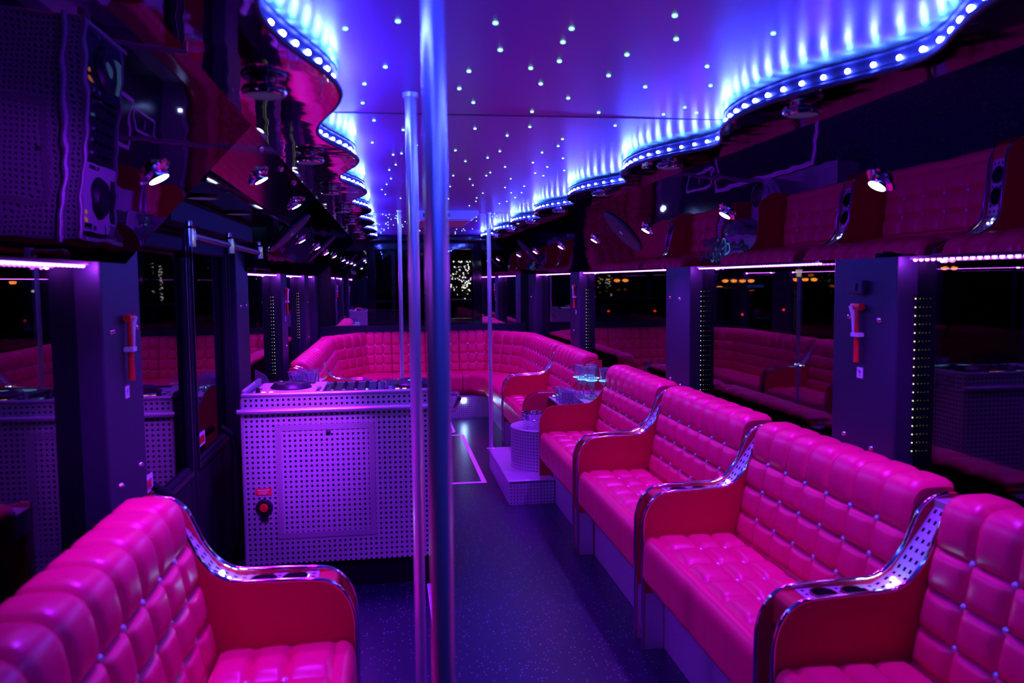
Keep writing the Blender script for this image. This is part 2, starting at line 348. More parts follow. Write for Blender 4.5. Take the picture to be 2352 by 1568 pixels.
# ------------------------------------------------------------------ wavy cove
def wave_r(y): return 1.053+0.068*math.cos(2*PI*(y-2.755)/1.107+0.35*math.sin(2*PI*(y-2.755)/1.107))
def wave_l(y): return -0.160+0.050*math.cos(2*PI*(y-2.06)/1.136)
Y0, Y1 = -2.8, 9.62
for side in ('right', 'left'):
    sg = 1 if side == 'right' else -1; fn = wave_r if sg > 0 else wave_l
    xo = 1.24 if sg > 0 else -0.38
    N = 540; ysamp = [Y0+(Y1-Y0)*i/N for i in range(N+1)]
    t = thing('cove_soffit', 'wavy mirror-black ceiling soffit with blue lit edge along the %s side' % ('window bench' if sg > 0 else 'door'), 'ceiling trim', (xo, 5, 1.949))
    def strip(off0, z0, off1, z1):
        m = MB(); vs = []; fs = []
        for y in ysamp: vs += [(fn(y)+sg*off0, y, z0), (fn(y)+sg*off1, y, z1)]
        fs = [(2*i, 2*i+1, 2*i+3, 2*i+2) for i in range(N)]
        return m.add(vs, fs)
    # underside board
    m = MB(); vs = []; fs = []
    for y in ysamp: vs += [(fn(y), y, 1.949), (xo, y, 1.949), (xo, y, 1.958), (fn(y), y, 1.958)]
    for i in range(N):
        a = 4*i
        for k in range(4): fs.append((a+k, a+(k+1) % 4, a+4+(k+1) % 4, a+4+k))
    fs += [(3, 2, 1, 0), (4*N, 4*N+1, 4*N+2, 4*N+3)]
    m.add(vs, fs).build('underside_panel', 'soffit', t)
    # rubber lip on the edge and upright fascia behind it
    MB().tube([(fn(y)-sg*0.003, y, 1.9545) for y in ysamp[::2]], 0.007, 8).build('edge_lip', 'fascia', t, True)
    m = MB(); vs = []; fs = []
    for y in ysamp: vs += [(fn(y)+sg*0.012, y, 1.958), (fn(y)+sg*0.020, y, 1.958), (fn(y)+sg*0.020, y, 1.996), (fn(y)+sg*0.012, y, 1.996)]
    for i in range(N):
        a = 4*i
        for k in range(4): fs.append((a+k, a+(k+1) % 4, a+4+(k+1) % 4, a+4+k))
    m.add(vs, fs).build('fascia_board', 'fascia', t, True)
    # small open channel high on the fascia for the ceiling wash
    m = MB(); vs = []; fs = []
    pr = ((0.020, 1.996), (0.002, 1.996), (0.002, 2.0022), (0.004, 2.0022), (0.004, 1.999), (0.020, 1.999)); K = len(pr)
    for y in ysamp: vs += [(fn(y)+sg*q, y, z) for q, z in pr]
    for i in range(N):
        for k in range(K): fs.append((K*i+k, K*i+(k+1) % K, K*(i+1)+(k+1) % K, K*(i+1)+k))
    m.add(vs, fs).build('wash_channel', 'fascia', t)
    # LED tape with its diodes
    ld = thing('led_tape', 'run of bright blue LEDs along the wavy edge on the %s side' % ('bench' if sg > 0 else 'door'), 'led strip', (fn(5), 5, 1.93), 'cove LED tapes')
    m = MB(); vs = []; fs = []
    for y in ysamp: vs += [(fn(y)+sg*0.0115, y, 1.971), (fn(y)+sg*0.0095, y, 1.971), (fn(y)+sg*0.0095, y, 1.985), (fn(y)+sg*0.0115, y, 1.985)]
    for i in range(N):
        a = 4*i
        for k in range(4): fs.append((a+k, a+(k+1) % 4, a+4+(k+1) % 4, a+4+k))
    m.add(vs, fs).build('tape', 'black', ld)
    # diodes evenly spaced along the curve
    pts = []; acc = 0; last = Vector((fn(Y0), Y0)); y = Y0
    while y < Y1-0.02:
        y += 0.002; p = Vector((fn(y), y)); acc += (p-last).length; last = p
        if acc >= 0.067: acc = 0; pts.append(p)
    vis = [p for p in pts if p.y > 1.05][:100]; rest = [p for p in pts if not (p.y > 1.05 and p in vis)]
    d0 = MB().lathe((0, 0, 0), [(0.0052, -0.001), (0.0052, 0.002), (0.0035, 0.0042), (0, 0.005)], 8, (-sg, 0, 0.8)).build('diode', 'cove', ld)
    bz = BASE[ld]
    d0.data.transform(Matrix.Translation(bz)); 
    def place(o, p):
        h = 0.004; tx = (fn(p.y+h)-fn(p.y-h))/(2*h)
        o.location = Vector((p.x+sg*0.0090, p.y, 1.978))-bz; o.rotation_euler = (0, 0, -math.atan(tx))
    place(d0, vis[0])
    for p in vis[1:]:
        o = bpy.data.objects.new('diode', d0.data); COL.objects.link(o); o.parent = ld; BASE[o] = bz; place(o, p)
    m = MB()
    for p in rest: m.lathe((p.x+sg*0.0090, p.y, 1.978), [(0.0052, -0.001), (0.0052, 0.002), (0.0035, 0.0042), (0, 0.005)], 6, (-sg, 0, 0.8))
    o = m.build('diodes', 'cove', ld); o['kind'] = 'stuff'
    # second row in the open channel, washing the ceiling
    m = MB()
    for p in pts: m.lathe((p.x+sg*0.013, p.y, 1.9992), [(0.0042, 0), (0.0042, 0.001), (0, 0.0013)], 6)
    o = m.build('uplight_diodes', 'uplight', ld); o['kind'] = 'stuff'

# ------------------------------------------------------------------ sloping overhead panels
def valpt(side, s, y):                       # s: 0 at the inner top edge, 1 at the window edge
    return (1.24+0.36*s, y, 1.95-0.39*s) if side == 'right' else (-0.38-0.42*s, y, 1.95-0.39*s)
NR, NL = Vector((0.39, 0, 0.36)).normalized(), Vector((-0.39, 0, 0.42)).normalized()
def panel(side, poly, m, label, th=0.012, name='overhead_panel'):
    o = MB().slab([valpt(side, s, y) for s, y in poly], NR if side == 'right' else NL, th).build(name, m)
    return tag(o, label, 'panel', 'sloping panels above the windows')
panel('right', [(0, -2.8), (1, -2.8), (1, 4.52), (0, 4.52)], 'valance', 'dark mirror panel sloping over the right windows, nearer half')
panel('right', [(0, 4.525), (1, 4.525), (1, 9.7), (0, 9.7)], 'valance', 'dark mirror panel sloping over the right windows, farther half')
panel('left', [(0, -2.8), (1, -2.8), (1, 2.70), (0.31, 2.55), (0, 2.49)], 'valance', 'dark mirror panel hanging over the left window beside the door')
panel('left', [(0, 2.495), (0.31, 2.555), (0.36, 4.66), (0, 4.66)], 'blackgloss', 'black glossy bolted panel above the entrance door')
panel('left', [(0, 4.665), (0.36, 4.665), (1, 4.84), (1, 9.7), (0, 9.7)], 'valance', 'dark mirror panel sloping over the left windows behind the booth')
# edge beads under the panels (violet window strips)
def winstrip(side, y0, y1, label):
    x = 1.630 if side == 'right' else -0.830
    t = thing('window_light_strip', label, 'led strip', (x, y0, 1.545), 'violet LED strips over the windows')
    MB().box(x-0.012, x+0.012, y0, y1, 1.551, 1.562).build('channel', 'black', t)
    n = int((y1-y0)/0.028); m = MB()
    for i in range(n): 
        yy = y0+(i+0.5)*(y1-y0)/n
        m.lathe((x, yy, 1.552), [(0.006, 0.0), (0.0058, -0.005), (0.003, -0.0075), (0, -0.008)], 8)
    m.build('diode_row', 'winled', t)
    for ye in (y1-0.012, y0+0.012): lamp('POINT', 'strip_end_fill', (x-0.014 if side == 'right' else x+0.014, ye, 1.546), (0, 0, 0), (0.45, 0.04, 1.0), 1.1, 0.006)  # extra point lights added at the strip ends to brighten the pillar sides
winstrip('right', 1.0, 2.40, 'violet LED strip over the nearest right window')
winstrip('right', 2.95, 4.22, 'violet LED strip over the right window between hammer pillar and next pillar')
winstrip('right', 4.75, 6.85, 'violet LED strip over the third right window from the camera')
winstrip('right', 7.3, 9.0, 'violet LED strip over the farthest right window')
winstrip('left', 1.0, 2.44, 'violet LED strip over the nearest left window')
winstrip('left', 4.98, 6.36, 'violet LED strip over the left window behind the booth')
winstrip('left', 6.80, 8.12, 'violet LED strip over the second left window behind the booth')
winstrip('left', 8.60, 9.25, 'violet LED strip over the farthest left window')

# ------------------------------------------------------------------ eyeball spotlights, speakers, puck lights
def eyeball(side, y, s, label, grp, ez=1.0, lit=True):
    c = Vector(valpt(side, s, y)); n = -(NR if side == 'right' else NL); sg = 1 if side == 'right' else -1
    t = thing('spotlight', label, 'spotlight', c, grp)
    MB().lathe(c, [(0.028, 0.0), (0.047, 0.0), (0.045, 0.006), (0.034, 0.011), (0.028, 0.008), (0.028, 0.0)], 24, n).build('bezel', 'chrome', t, True)
    ax = (n+Vector((0, 0, -0.5))).normalized()
    MB().lathe(c+n*0.002, [(0.029, -0.004), (0.029, 0.012), (0.0255, 0.020), (0.0245, 0.020), (0.0245, 0.0)], 20, ax).build('eyeball', 'chrome', t, True)
    MB().lathe(c+n*0.002, [(0, 0.0225), (0.015, 0.0215), (0.0243, 0.018), (0.0243, 0.010), (0, 0.010)], 20, ax).build('lens', 'spotled', t, True)
    L = lamp('SPOT', 'spot_lamp', c+ax*0.045, c+ax*0.045+Vector((-sg*0.12, 0, -1)), (0.26, 0.004, 0.90), SPOT_W*ez, 0.02, 1.9, 0.8)
for i, y in enumerate((2.22, 3.31, 4.39, 5.54, 6.66, 7.85, 8.88)):
    eyeball('right', y, 0.45, '%s chrome spotlight from the camera on the right overhead panel' % ORD[i], 'eyeball spotlights on the right panels')
for i, (y, s) in enumerate(((2.18, 0.45), (3.10, 0.18), (4.20, 0.17), (5.56, 0.44), (6.74, 0.44), (7.80, 0.46), (8.9, 0.45))):
    eyeball('left', y, s, ('chrome spotlight on the dark mirror panel left of the door', 'chrome spotlight on the black door panel, nearer of two', 'chrome spotlight on the black door panel, farther of two',
            'first spotlight behind the booth on the left overhead panel', 'second spotlight behind the booth on the left overhead panel', 'third spotlight behind the booth on the left overhead panel', 'fourth spotlight behind the booth on the left overhead panel')[i], 'eyeball spotlights on the left panels', 1.4)
for side, y, label in (('right', 4.85, 'round dark speaker grille on the right overhead panel, nearer one'), ('right', 8.26, 'round dark speaker grille on the right overhead panel, farther one'), ('left', 4.95, 'round dark speaker grille at the far end of the black door panel'), ('left', 7.25, 'round dark speaker grille on the left panel behind the booth')):
    c = Vector(valpt(side, 0.43, y)); n = -(NR if side == 'right' else NL)
    t = thing('ceiling_speaker', label, 'speaker', c, 'round overhead speakers')
    MB().lathe(c, [(0.138, 0), (0.156, 0), (0.154, 0.009), (0.143, 0.013), (0.138, 0.011)], 40, n).build('rim', 'pillar', t, True)
    MB().lathe(c, [(0, 0.0135), (0.08, 0.013), (0.140, 0.010), (0.140, 0.0), (0, 0.0)], 40, n).build('grille', 'pillar', t, True)
    MB().lathe(c, [(0, 0.0175), (0.012, 0.0165), (0.014, 0.012)], 12, n).build('badge', 'alu', t, True)
def puck(x, y, label, side):
    t = thing('puck_light', label, 'downlight', (x, y, 1.91), 'puck lights under the %s soffit' % side)
    MB().lathe((x, y, 1.949), [(0.030, 0), (0.030, -0.008), (0.047, -0.009), (0.050, -0.014), (0.050, -0.024), (0.046, -0.030), (0.040, -0.030), (0.040, -0.026)], 28).build('housing', 'chrome', t, True)
    MB().lathe((x, y, 1.949), [(0.0505, -0.016), (0.0515, -0.019), (0.0505, -0.022)], 28).build('band', 'black', t, True)
    MB().lathe((x, y, 1.949), [(0.040, -0.027), (0.03, -0.029), (0, -0.030)], 28).build('lens', 'puckled', t, True)
    sg = 1 if side == 'right' else -1
    lamp('SPOT', 'puck_lamp', (x, y, 1.91), (x+sg*0.16, y, 0.4), (0.23, 0.004, 0.90), PUCK_W*(0.55 if y < 2 else 1.0), 0.04, 2.3, 0.7)
for i in range(7): puck(1.075, 2.06+i*1.03, '%s puck light from the camera under the right wavy soffit' % ORD[i], 'right')
for i in range(7): puck(-0.27, 1.97+i*1.08, '%s puck light from the camera under the left wavy soffit' % ORD[i], 'left')

# ------------------------------------------------------------------ upholstery
BACK = rounded([(0.235, 0.40), (0.135, 0.905), (0.0, 0.905), (0.02, 0.40)], [0.02, 0.062, 0.03, 0.01])
SEAT = rounded([(0.235, 0.24), (0.53, 0.225), (0.605, 0.30), (0.602, 0.468), (0.235, 0.462)], [0.01, 0.03, 0.03, 0.055, 0.02])
def arclen(P):
    s = [0]
    for i in range(len(P)): s.append(s[-1]+(P[(i+1) % len(P)]-P[i]).length)
    return s
def pillow(a, k=4.2): 
    a = min(max(a, 0), 1); return 1-abs(2*a-1)**k
def tufted(name, parent, prof, p0, n, e, L, cols, seams, amp, buttons=True, res=9, skew=(0, 0), roww=None):
    """cushion: closed (d, z) profile swept along e for length L, quilted in cols x rows with seams at the given profile indices"""
    P = [Vector(p) for p in prof]; s = arclen(P); N = len(P); p0 = Vector(p0); n = Vector(n); e = Vector(e)
    nor = []
    c = sum(P, Vector((0, 0)))/N
    for i in range(N):
        t = (P[(i+1) % N]-P[i-1]).normalized(); q = Vector((t.y, -t.x))
        if q.dot(P[i]-c) < 0: q = -q
        nor.append(q)
    U = cols*res; vs = []; fs = []
    def pos(i, u, h):
        d, z = P[i]+nor[i]*h; lo = skew[0]*d; hi = L-skew[1]*d     # mitred ends
        return p0+n*d+e*(lo+(hi-lo)*u)+Vector((0, 0, z))
    sv = [s[k] for k in seams]
    for j in range(U+1):
        u = j/U; pu = pillow((u*cols) % 1.0 if j < U else 0.0)
        endf = 1.0
        for i in range(N):
            h = 0.0
            if seams[0] <= i <= seams[-1]:
                for ri, (a, b) in enumerate(zip(sv, sv[1:])):
                    if a <= s[i] <= b:
                        pv = pillow((s[i]-a)/(b-a)); w = roww[ri] if roww else 1.0
                        h = amp*(math.sqrt(max((1-w+w*pu)*pv, 0))*0.75+0.25*min(1-w+w*pu, pv)); break
                h -= amp*0.35
            vs.append(pos(i, u, h))
    for j in range(U):
        for i in range(N):
            k = (i+1) % N; fs.append((j*N+i, j*N+k, (j+1)*N+k, (j+1)*N+i))
    fs += [tuple(range(N))[::-1], tuple(U*N+i for i in range(N))]
    m = MB(); m.add(vs, fs); o = m.build(name, 'leather', parent, True)
    if buttons:
        b0 = None
        for si in seams[1:-1] if buttons is True else buttons:
            for k in range(1, cols):
                q = pos(si, k/cols, -amp*0.33); nn = (n*nor[si].x+Vector((0, 0, nor[si].y))).normalized()
                if b0 is None:
                    b0 = MB().lathe(q, [(0.011, -0.002), (0.0098, 0.005), (0.0055, 0.0085), (0, 0.0095)], 10, nn).build('button', 'alu', o, True); q0 = q; n0 = nn
                elif (nn-n0).length < 0.05: repeat_mesh(b0, 'button', q-q0, o)
                else: MB().lathe(q, [(0.011, -0.002), (0.0098, 0.005), (0.0055, 0.0085), (0, 0.0095)], 10, nn).build('button', 'alu', o, True)
    return o
def idx_near(prof, pt):
    return min(range(len(prof)), key=lambda i: (Vector(prof[i])-Vector(pt)).length)
def along(a, b, t): return (a[0]+(b[0]-a[0])*t, a[1]+(b[1]-a[1])*t)
# profile indices of the seams (bottom, three button rows, top rear)
fb, ft = (0.235, 0.40), (0.135, 0.905)
BS = [idx_near(BACK, along(fb, ft, t)) for t in (0.12, 0.30, 0.52, 0.74)]+[idx_near(BACK, (0.01, 0.86))]
SS = [idx_near(SEAT, (d, z)) for d, z in ((0.55, 0.235), (0.56, 0.462), (0.44, 0.464), (0.335, 0.463), (0.245, 0.462))]
if BS[0] > BS[-1] or SS[0] > SS[-1]: raise RuntimeError('seam order %s %s' % (BS, SS))

def loveseat(y0, L, side, label, cols=7):
    """two-seat bench against the side wall; y0..y0+L along the bus"""
    X = XR if side == 'right' else XL; n = (-1, 0, 0) if side == 'right' else (1, 0, 0); sg = -n[0]
    t = thing('loveseat', label, 'seat', (X-sg*0.3, y0+L/2, 0), 'quilted two-seat benches')
    tufted('backrest', t, BACK, (X, y0, 0), n, (0, 1, 0), L, cols, BS, 0.023)
    tufted('seat', t, SEAT, (X, y0, 0), n, (0, 1, 0), L, 6, SS, 0.020, buttons=SS[2:4], roww=(0.22, 1, 1, 1))
    b = MB().box(X-sg*0.525, X-sg*0.02, y0+0.11, y0+L, 0.0, 0.226).build('base', 'perf_kick', t, bevel=0.002)
    MB().box(X-sg*0.525, X-sg*0.02, y0, y0+0.107, 0.0, 0.226).build('base_end_plate', 'alu', t, bevel=0.002)
    MB().lathe((X-sg*0.5265, y0+L*0.55, 0.205), [(0.006, -0.001), (0.005, 0.003), (0, 0.0035)], 10, n).build('courtesy_light', 'cyan', t)
    return t

ARM = catmull([(0.0, 0.30), (0.0, 0.47), (0.004, 0.535), (0.022, 0.588), (0.055, 0.625), (0.10, 0.641), (0.21, 0.646), (0.325, 0.650), (0.365, 0.661), (0.40, 0.686), (0.437, 0.735), (0.462, 0.790), (0.485, 0.838), (0.52, 0.868), (0.57, 0.882)], 5)
ARM = [Vector((0.0, 0.0)), Vector((0.0, 0.15))]+ARM
def side_panel(t, ax, sg, y0, y1, m='panel', z0=0.0):
    AR = [Vector((p.x, max(p.y, z0))) for p in ARM]
    poly = [(ax+sg*p.x, p.y) for p in AR]+[(ax+sg*0.60, 0.882), (ax+sg*0.60, z0)]
    o = MB().prism(poly, y0, y1).build('side_panel', m, t)
    ym = (y0+y1)/2
    if z0 == 0: MB().box(ax+sg*0.007, ax+sg*0.0835, y0-0.0015, y1+0.0015, 0.001, 0.232).build('foot_plate', 'alu', o)
    MB().tube([(ax+sg*p.x, ym, p.y) for p in AR], 0.0075, 10).build('edge_trim', 'chrome', o, True)
    return o
def arm_unit(y0, y1, side, label, holders=True):
    ax = 0.99 if side == 'right' else mir(0.99); sg = 1 if side == 'right' else -1
    t = thing('armrest_console', label, 'armrest', (ax+sg*0.3, (y0+y1)/2, 0), 'cup-holder armrests between benches')
    th = 0.014
    side_panel(t, ax, sg, y0, y0+th); side_panel(t, ax, sg, y1-th, y1)
    a, b = y0+th, y1-th; w = b-a
    # top plate with two round openings
    m = MB(); zt = 0.635; x0 = 0.105; x1 = 0.335; hc = (0.170, 0.262); r = 0.034; cs = w/2
    def rect(xa, xb): m.add([(ax+sg*xa, a, zt), (ax+sg*xb, a, zt), (ax+sg*xb, b, zt), (ax+sg*xa, b, zt)], [(0, 1, 2, 3)])
    rect(x0, hc[0]-cs+0.0)
    if hc[1]-cs > hc[0]+cs: rect(hc[0]+cs, hc[1]-cs)
    rect(hc[1]+cs, x1)
    ym = (a+b)/2
    half = min(cs, (hc[1]-hc[0])/2)
    for h in hc:
        n = 32; inn = []; out = []
        for k in range(n):
            an = 2*PI*k/n; c, s_ = math.cos(an), math.sin(an); q = 1/max(abs(c), abs(s_))
            inn.append((ax+sg*(h+r*c), ym+r*s_, zt))
            hx = h+c*q*(half if abs(h-hc[0]) > 1e-6 and c < 0 or abs(h-hc[1]) > 1e-6 and c > 0 else cs)
            out.append((ax+sg*hx, ym+s_*q*cs, zt))
        m.add(inn+out, [(k, (k+1) % n, n+(k+1) % n, n+k) for k in range(n)])
    m.build('top_plate', 'perf', t, recalc=True)
    for h in hc:
        c = (ax+sg*h, ym, zt)
        cu = MB().lathe(c, [(0, -0.075), (0.030, -0.075), (0.0335, 0.0), (0.0335, 0.003), (0.039, 0.003), (0.040, 0.0005), (0.0345, -0.001)], 28).build('cup_holder', 'chrome', t, True)
    # sloping rear plate, front plate, rounded red lip
    q = [(0.335, 0.635), (0.365, 0.650), (0.40, 0.672), (0.53, 0.855)]
    m = MB(); vs = []
    for px, pz in q: vs += [(ax+sg*px, a, pz), (ax+sg*px, b, pz)]
    m.add(vs, [(2*i, 2*i+1, 2*i+3, 2*i+2) for i in range(len(q)-1)]).build('rear_plate', 'perf', t, recalc=False)
    MB().box(ax+sg*0.525, ax+sg*0.60, a, b, 0.80, 0.870).build('rear_cap', 'alu', t, bevel=0.002)
    m = MB(); lip = rounded([(0.045, 0.545), (0.045, 0.633), (0.11, 0.633), (0.11, 0.545)], [0, 0.045, 0, 0])
    m.prism([(ax+sg*p.x, p.y) for p in lip], a, b).build('front_lip', 'panel', t, True)
    MB().box(ax+sg*0.062, ax+sg*0.072, a, b, 0.0, 0.548).build('front_plate', 'perf', t)
    m = MB()
    for dx, dy in ((0, 0), (0.017, -0.012), (0.002, -0.024), (0.020, 0.012)):
        m.ball((ax+sg*(0.358+dx), ym-0.006+dy, 0.644+dx*0.8), 0.0062)
    m.build('reading_light', 'spotled', t)
    lamp('POINT', 'reading_lamp', (ax+sg*0.33, ym, 0.675), (0, 0, 0), (0.2, 0.35, 1.0), 0.10, 0.01)
    return t

bench = loveseat(3.27, 1.014, 'right', 'third quilted pink bench from the camera on the right')
dup(bench, (0, -1.148, 0), 'second quilted pink bench from the camera on the right, with wide seat in full view')
dup(bench, (0, -2.29, 0), 'nearest quilted pink bench on the right, cut by the picture edge')
dup(bench, (0, 1.16, 0), 'fourth quilted pink bench from the camera on the right, behind the drum table')
dup(bench, (0, 2.958, 0), 'pink bench on the right between glass counter and corner sofa')
loveseat(1.10, 1.27, 'left', 'quilted pink bench at lower left beside the entrance pillar', 9)
arm = arm_unit(2.0, 2.118, 'right', 'nearest armrest console with two cup holders on the right')
dup(arm, (0, 1.140, 0), 'second armrest console from the camera on the right')
dup(arm, (0, 2.308, 0), 'third armrest console from the camera on the right')
dup(arm, (0, 5.25, 0), 'farthest right armrest console, where the corner sofa begins')
arm_unit(2.38, 2.50, 'left', 'armrest console with two cup holders on the left, in front of the booth')
arm_unit(7.25, 7.368, 'left', 'armrest console on the left behind the booth, at the corner sofa')

# ------------------------------------------------------------------ corner sofa at the far end
cs_ = thing('corner_sofa', 'long quilted pink corner sofa wrapping round the far end', 'sofa', (0.4, 9.3, 0))
def run(p0, p1, cols, seat_cols=None, seat=True, sk=(0, 0), ssk=None):
    p0 = Vector((*p0, 0)); p1 = Vector((*p1, 0)); e = (p1-p0); L = e.length; e.normalize(); n = Vector((-e.y, e.x, 0))
    tufted('backrest', cs_, BACK, p0, n, e, L, cols, BS, 0.016, res=8, skew=sk)
    if seat: tufted('seat', cs_, SEAT, p0, n, e, L, seat_cols or cols, SS[:2]+SS[-1:], 0.012, buttons=False, res=8, skew=ssk or sk, roww=(0.4, 0.6))
# counter-clockwise seen from above: right side, right corner, rear, left corner, left side
run((1.60, 7.375), (1.60, 9.02), 11, 11, ssk=(0, 0.25))
run((1.60, 9.02), (1.18, 9.655), 4, 3, sk=(0.30, 0.25), ssk=(0.30, 0.25))
run((1.175, 9.655), (0.785, 9.655), 4, 2, sk=(0, 0), ssk=(0.12, 0))
run((0.78, 9.655), (0.40, 9.655), 4, 2)
run((0.395, 9.655), (0.02, 9.655), 4, 2)
run((0.015, 9.655), (-0.36, 9.655), 4, 2, ssk=(0, 0.12))
run((-0.365, 9.655), (-0.73, 9.02), 4, 3, sk=(0.25, 0.30), ssk=(0.25, 0.30))
run((-0.73, 9.02), (-0.73, 7.375), 11, 11, ssk=(0.25, 0))
MB().box(1.075, 1.58, 7.38, 8.93, 0, 0.226).build('base', 'perf_kick', cs_)
MB().box(-0.72, -0.205, 7.38, 8.93, 0, 0.226).build('base', 'perf_kick', cs_)
MB().box(-0.5, 1.4, 8.93, 9.6, 0, 0.226).build('base', 'perf_fine', cs_)
fl = MB().box(0.76, 0.80, 8.921, 8.931, 0.17, 0.21).build('floor_light', 'spotled', cs_)
lamp('SPOT', 'floor_lamp_beam', (0.78, 8.90, 0.19), (0.78, 8.4, 0.0), (0.1, 0.25, 1.0), 1.2, 0.02, 2.2, 0.8)
# left bench behind the booth
loveseat(6.2, 1.04, 'left', 'quilted pink bench on the left behind the booth')

# ------------------------------------------------------------------ glass counters
def counter(y0, y1, side, label, low, up, xs):
    ax = 0.99 if side == 'right' else mir(0.99); sg = 1 if side == 'right' else -1
    t = thing('glass_counter', label, 'counter', (ax+sg*0.3, (y0+y1)/2, 0), 'counters for glasses')
    z0 = 0.167 if side == 'right' else 0.0
    side_panel(t, ax, sg, y0, y0+0.014, z0=z0)
    side_panel(t, ax, sg, y1-0.132, y1-0.118, z0=z0); side_panel(t, ax, sg, y1-0.014, y1, z0=z0)
    b = y1-0.132
    MB().box(ax+sg*0.36, ax+sg*0.60, y0+0.014, b, 0.0, low-0.01).build('cabinet', 'perf_kick', t)
    MB().box(ax+sg*0.18, ax+sg*0.60, y0+0.014, b, low-0.01, low).build('lower_shelf', 'alu', t, bevel=0.002)
    MB().box(ax+sg*(xs+0.01), ax+sg*0.60, y0+0.014, b, low, up-0.01).build('step_riser', 'perf', t)
    MB().box(ax+sg*xs, ax+sg*0.60, y0+0.014, b, up-0.01, up).build('upper_shelf', 'alu', t, bevel=0.002)
    MB().box(ax+sg*0.125, ax+sg*0.585, y1-0.117, y1-0.015, 0.63, 0.635).build('top_plate', 'perf', t)
    MB().lathe((ax+sg*0.07, b-0.001, 0.46), [(0.009, 0), (0.008, 0.004), (0, 0.006)], 12, (0, -1, 0)).build('screw', 'chrome', t, True)
    return t
counter(5.475, 6.226, 'right', 'stepped counter for glasses between red panels on the right', 0.618, 0.655, 0.315)
counter(5.25, 6.19, 'left', 'stepped counter for glasses on the left behind the booth', 0.60, 0.805, 0.36)
tum = thing('tumbler', 'clear fluted tumbler at the left end of the right counter, front row', 'glass', (0, 0, 0), 'clear tumblers on the counters')
MB().lathe((0, 0, 0), [(0, 0.006), (0.022, 0.006), (0.026, 0.05), (0.032, 0.088), (0.036, 0.098), (0.037, 0.100), (0.0385, 0.099), (0.034, 0.086), (0.029, 0.05), (0.027, 0.0), (0, 0.0)], 20).build('cup', 'glass', tum, True)
def put(root, first, loc, label, group=None):
    if first: root.location = loc; root['label'] = label; BASE[root] = Vector(loc); return root
    return dup(root, Vector(loc)-Vector(root.location), label, group)
RT = [((1.265, 5.56), 'first'), ((1.205, 5.60), 'second'), ((1.255, 5.66), 'third'), ((1.205, 5.72), 'fourth'), ((1.255, 5.78), 'fifth'), ((1.215, 5.88), 'sixth')]
first = True
for (x, y), w in RT:
    put(tum, first, (x, y, 0.6185), 'clear fluted tumbler on the lower shelf of the right counter, %s from its near panel' % w, 'clear tumblers on the lower right shelf'); first = False
tum['group'] = 'clear tumblers on the lower right shelf'
# lit coaster trays under the glasses
def tray(c, r, label, n=8):
    t = thing('light_coaster', label, 'coaster', c, 'round blue-lit coasters')
    MB().lathe(c, [(0, 0), (r, 0), (r+0.003, 0.004), (r, 0.008), (0, 0.008)], 32).build('disc', 'glass', t, True)
    m = MB()
    for k in range(n): m.ball((c[0]+r*0.8*math.cos(2*PI*k/n), c[1]+r*0.8*math.sin(2*PI*k/n), c[2]+0.0115), 0.0035)
    m.build('light_ring', 'cyan', t)
    return t
# stemmed goblets with glowing rings on the upper shelf
gob = thing('goblet', 'tall stemmed glass', 'glass', (0, 0, 0), 'tall stemmed glasses on the right counter')
MB().lathe((0, 0, 0), [(0, 0), (0.036, 0), (0.037, 0.003), (0.012, 0.010), (0.007, 0.02)], 20).build('foot', 'glass', gob, True)
MB().lathe((0, 0, 0), [(0.0, 0.012), (0.007, 0.018), (0.006, 0.05), (0.009, 0.062), (0.006, 0.072), (0.008, 0.088), (0.0, 0.09)], 14).build('stem', 'glass', gob, True)
MB().lathe((0, 0, 0), [(0, 0.090), (0.010, 0.090), (0.024, 0.104), (0.032, 0.128), (0.033, 0.19), (0.039, 0.222), (0.040, 0.223), (0.037, 0.222), (0.0305, 0.19), (0.0295, 0.128), (0.021, 0.106), (0, 0.098)], 20).build('bowl', 'glass', gob, True)
MB().lathe((0, 0, 0), [(0.033, 0.133), (0.041, 0.133), (0.042, 0.1345), (0.041, 0.136), (0.033, 0.136)], 24).build('light_ring', 'cyan', gob, True)
GB = [(1.352, 5.70), (1.35, 5.84), (1.39, 5.62), (1.44, 5.76), (1.475, 5.58), (1.45, 5.90)]
for i, (x, y) in enumerate(GB):
    put(gob, i == 0, (x, y, 0.6555), 'tall stemmed glass with glowing ring on the right counter, %s from the aisle' % ORD[i])
tray((1.225, 6.03, 0.6185), 0.036, 'blue-lit coaster at the far end of the right counter shelf')
for i, (x, y) in enumerate(((-0.60, 5.42), (-0.515, 5.50), (-0.60, 5.54), (-0.555, 5.62), (-0.645, 5.62), (-0.51, 5.72), (-0.60, 5.74))):
    dup(tum, Vector((x, y, 0.8055))-Vector(tum.location), 'clear fluted tumbler on the left counter behind the turntable, %s from the camera' % ORD[i], 'clear tumblers on the left counter')
tray((-0.52, 5.60, 0.8055), 0.036, 'blue-lit coaster beside the tumblers on the left counter')

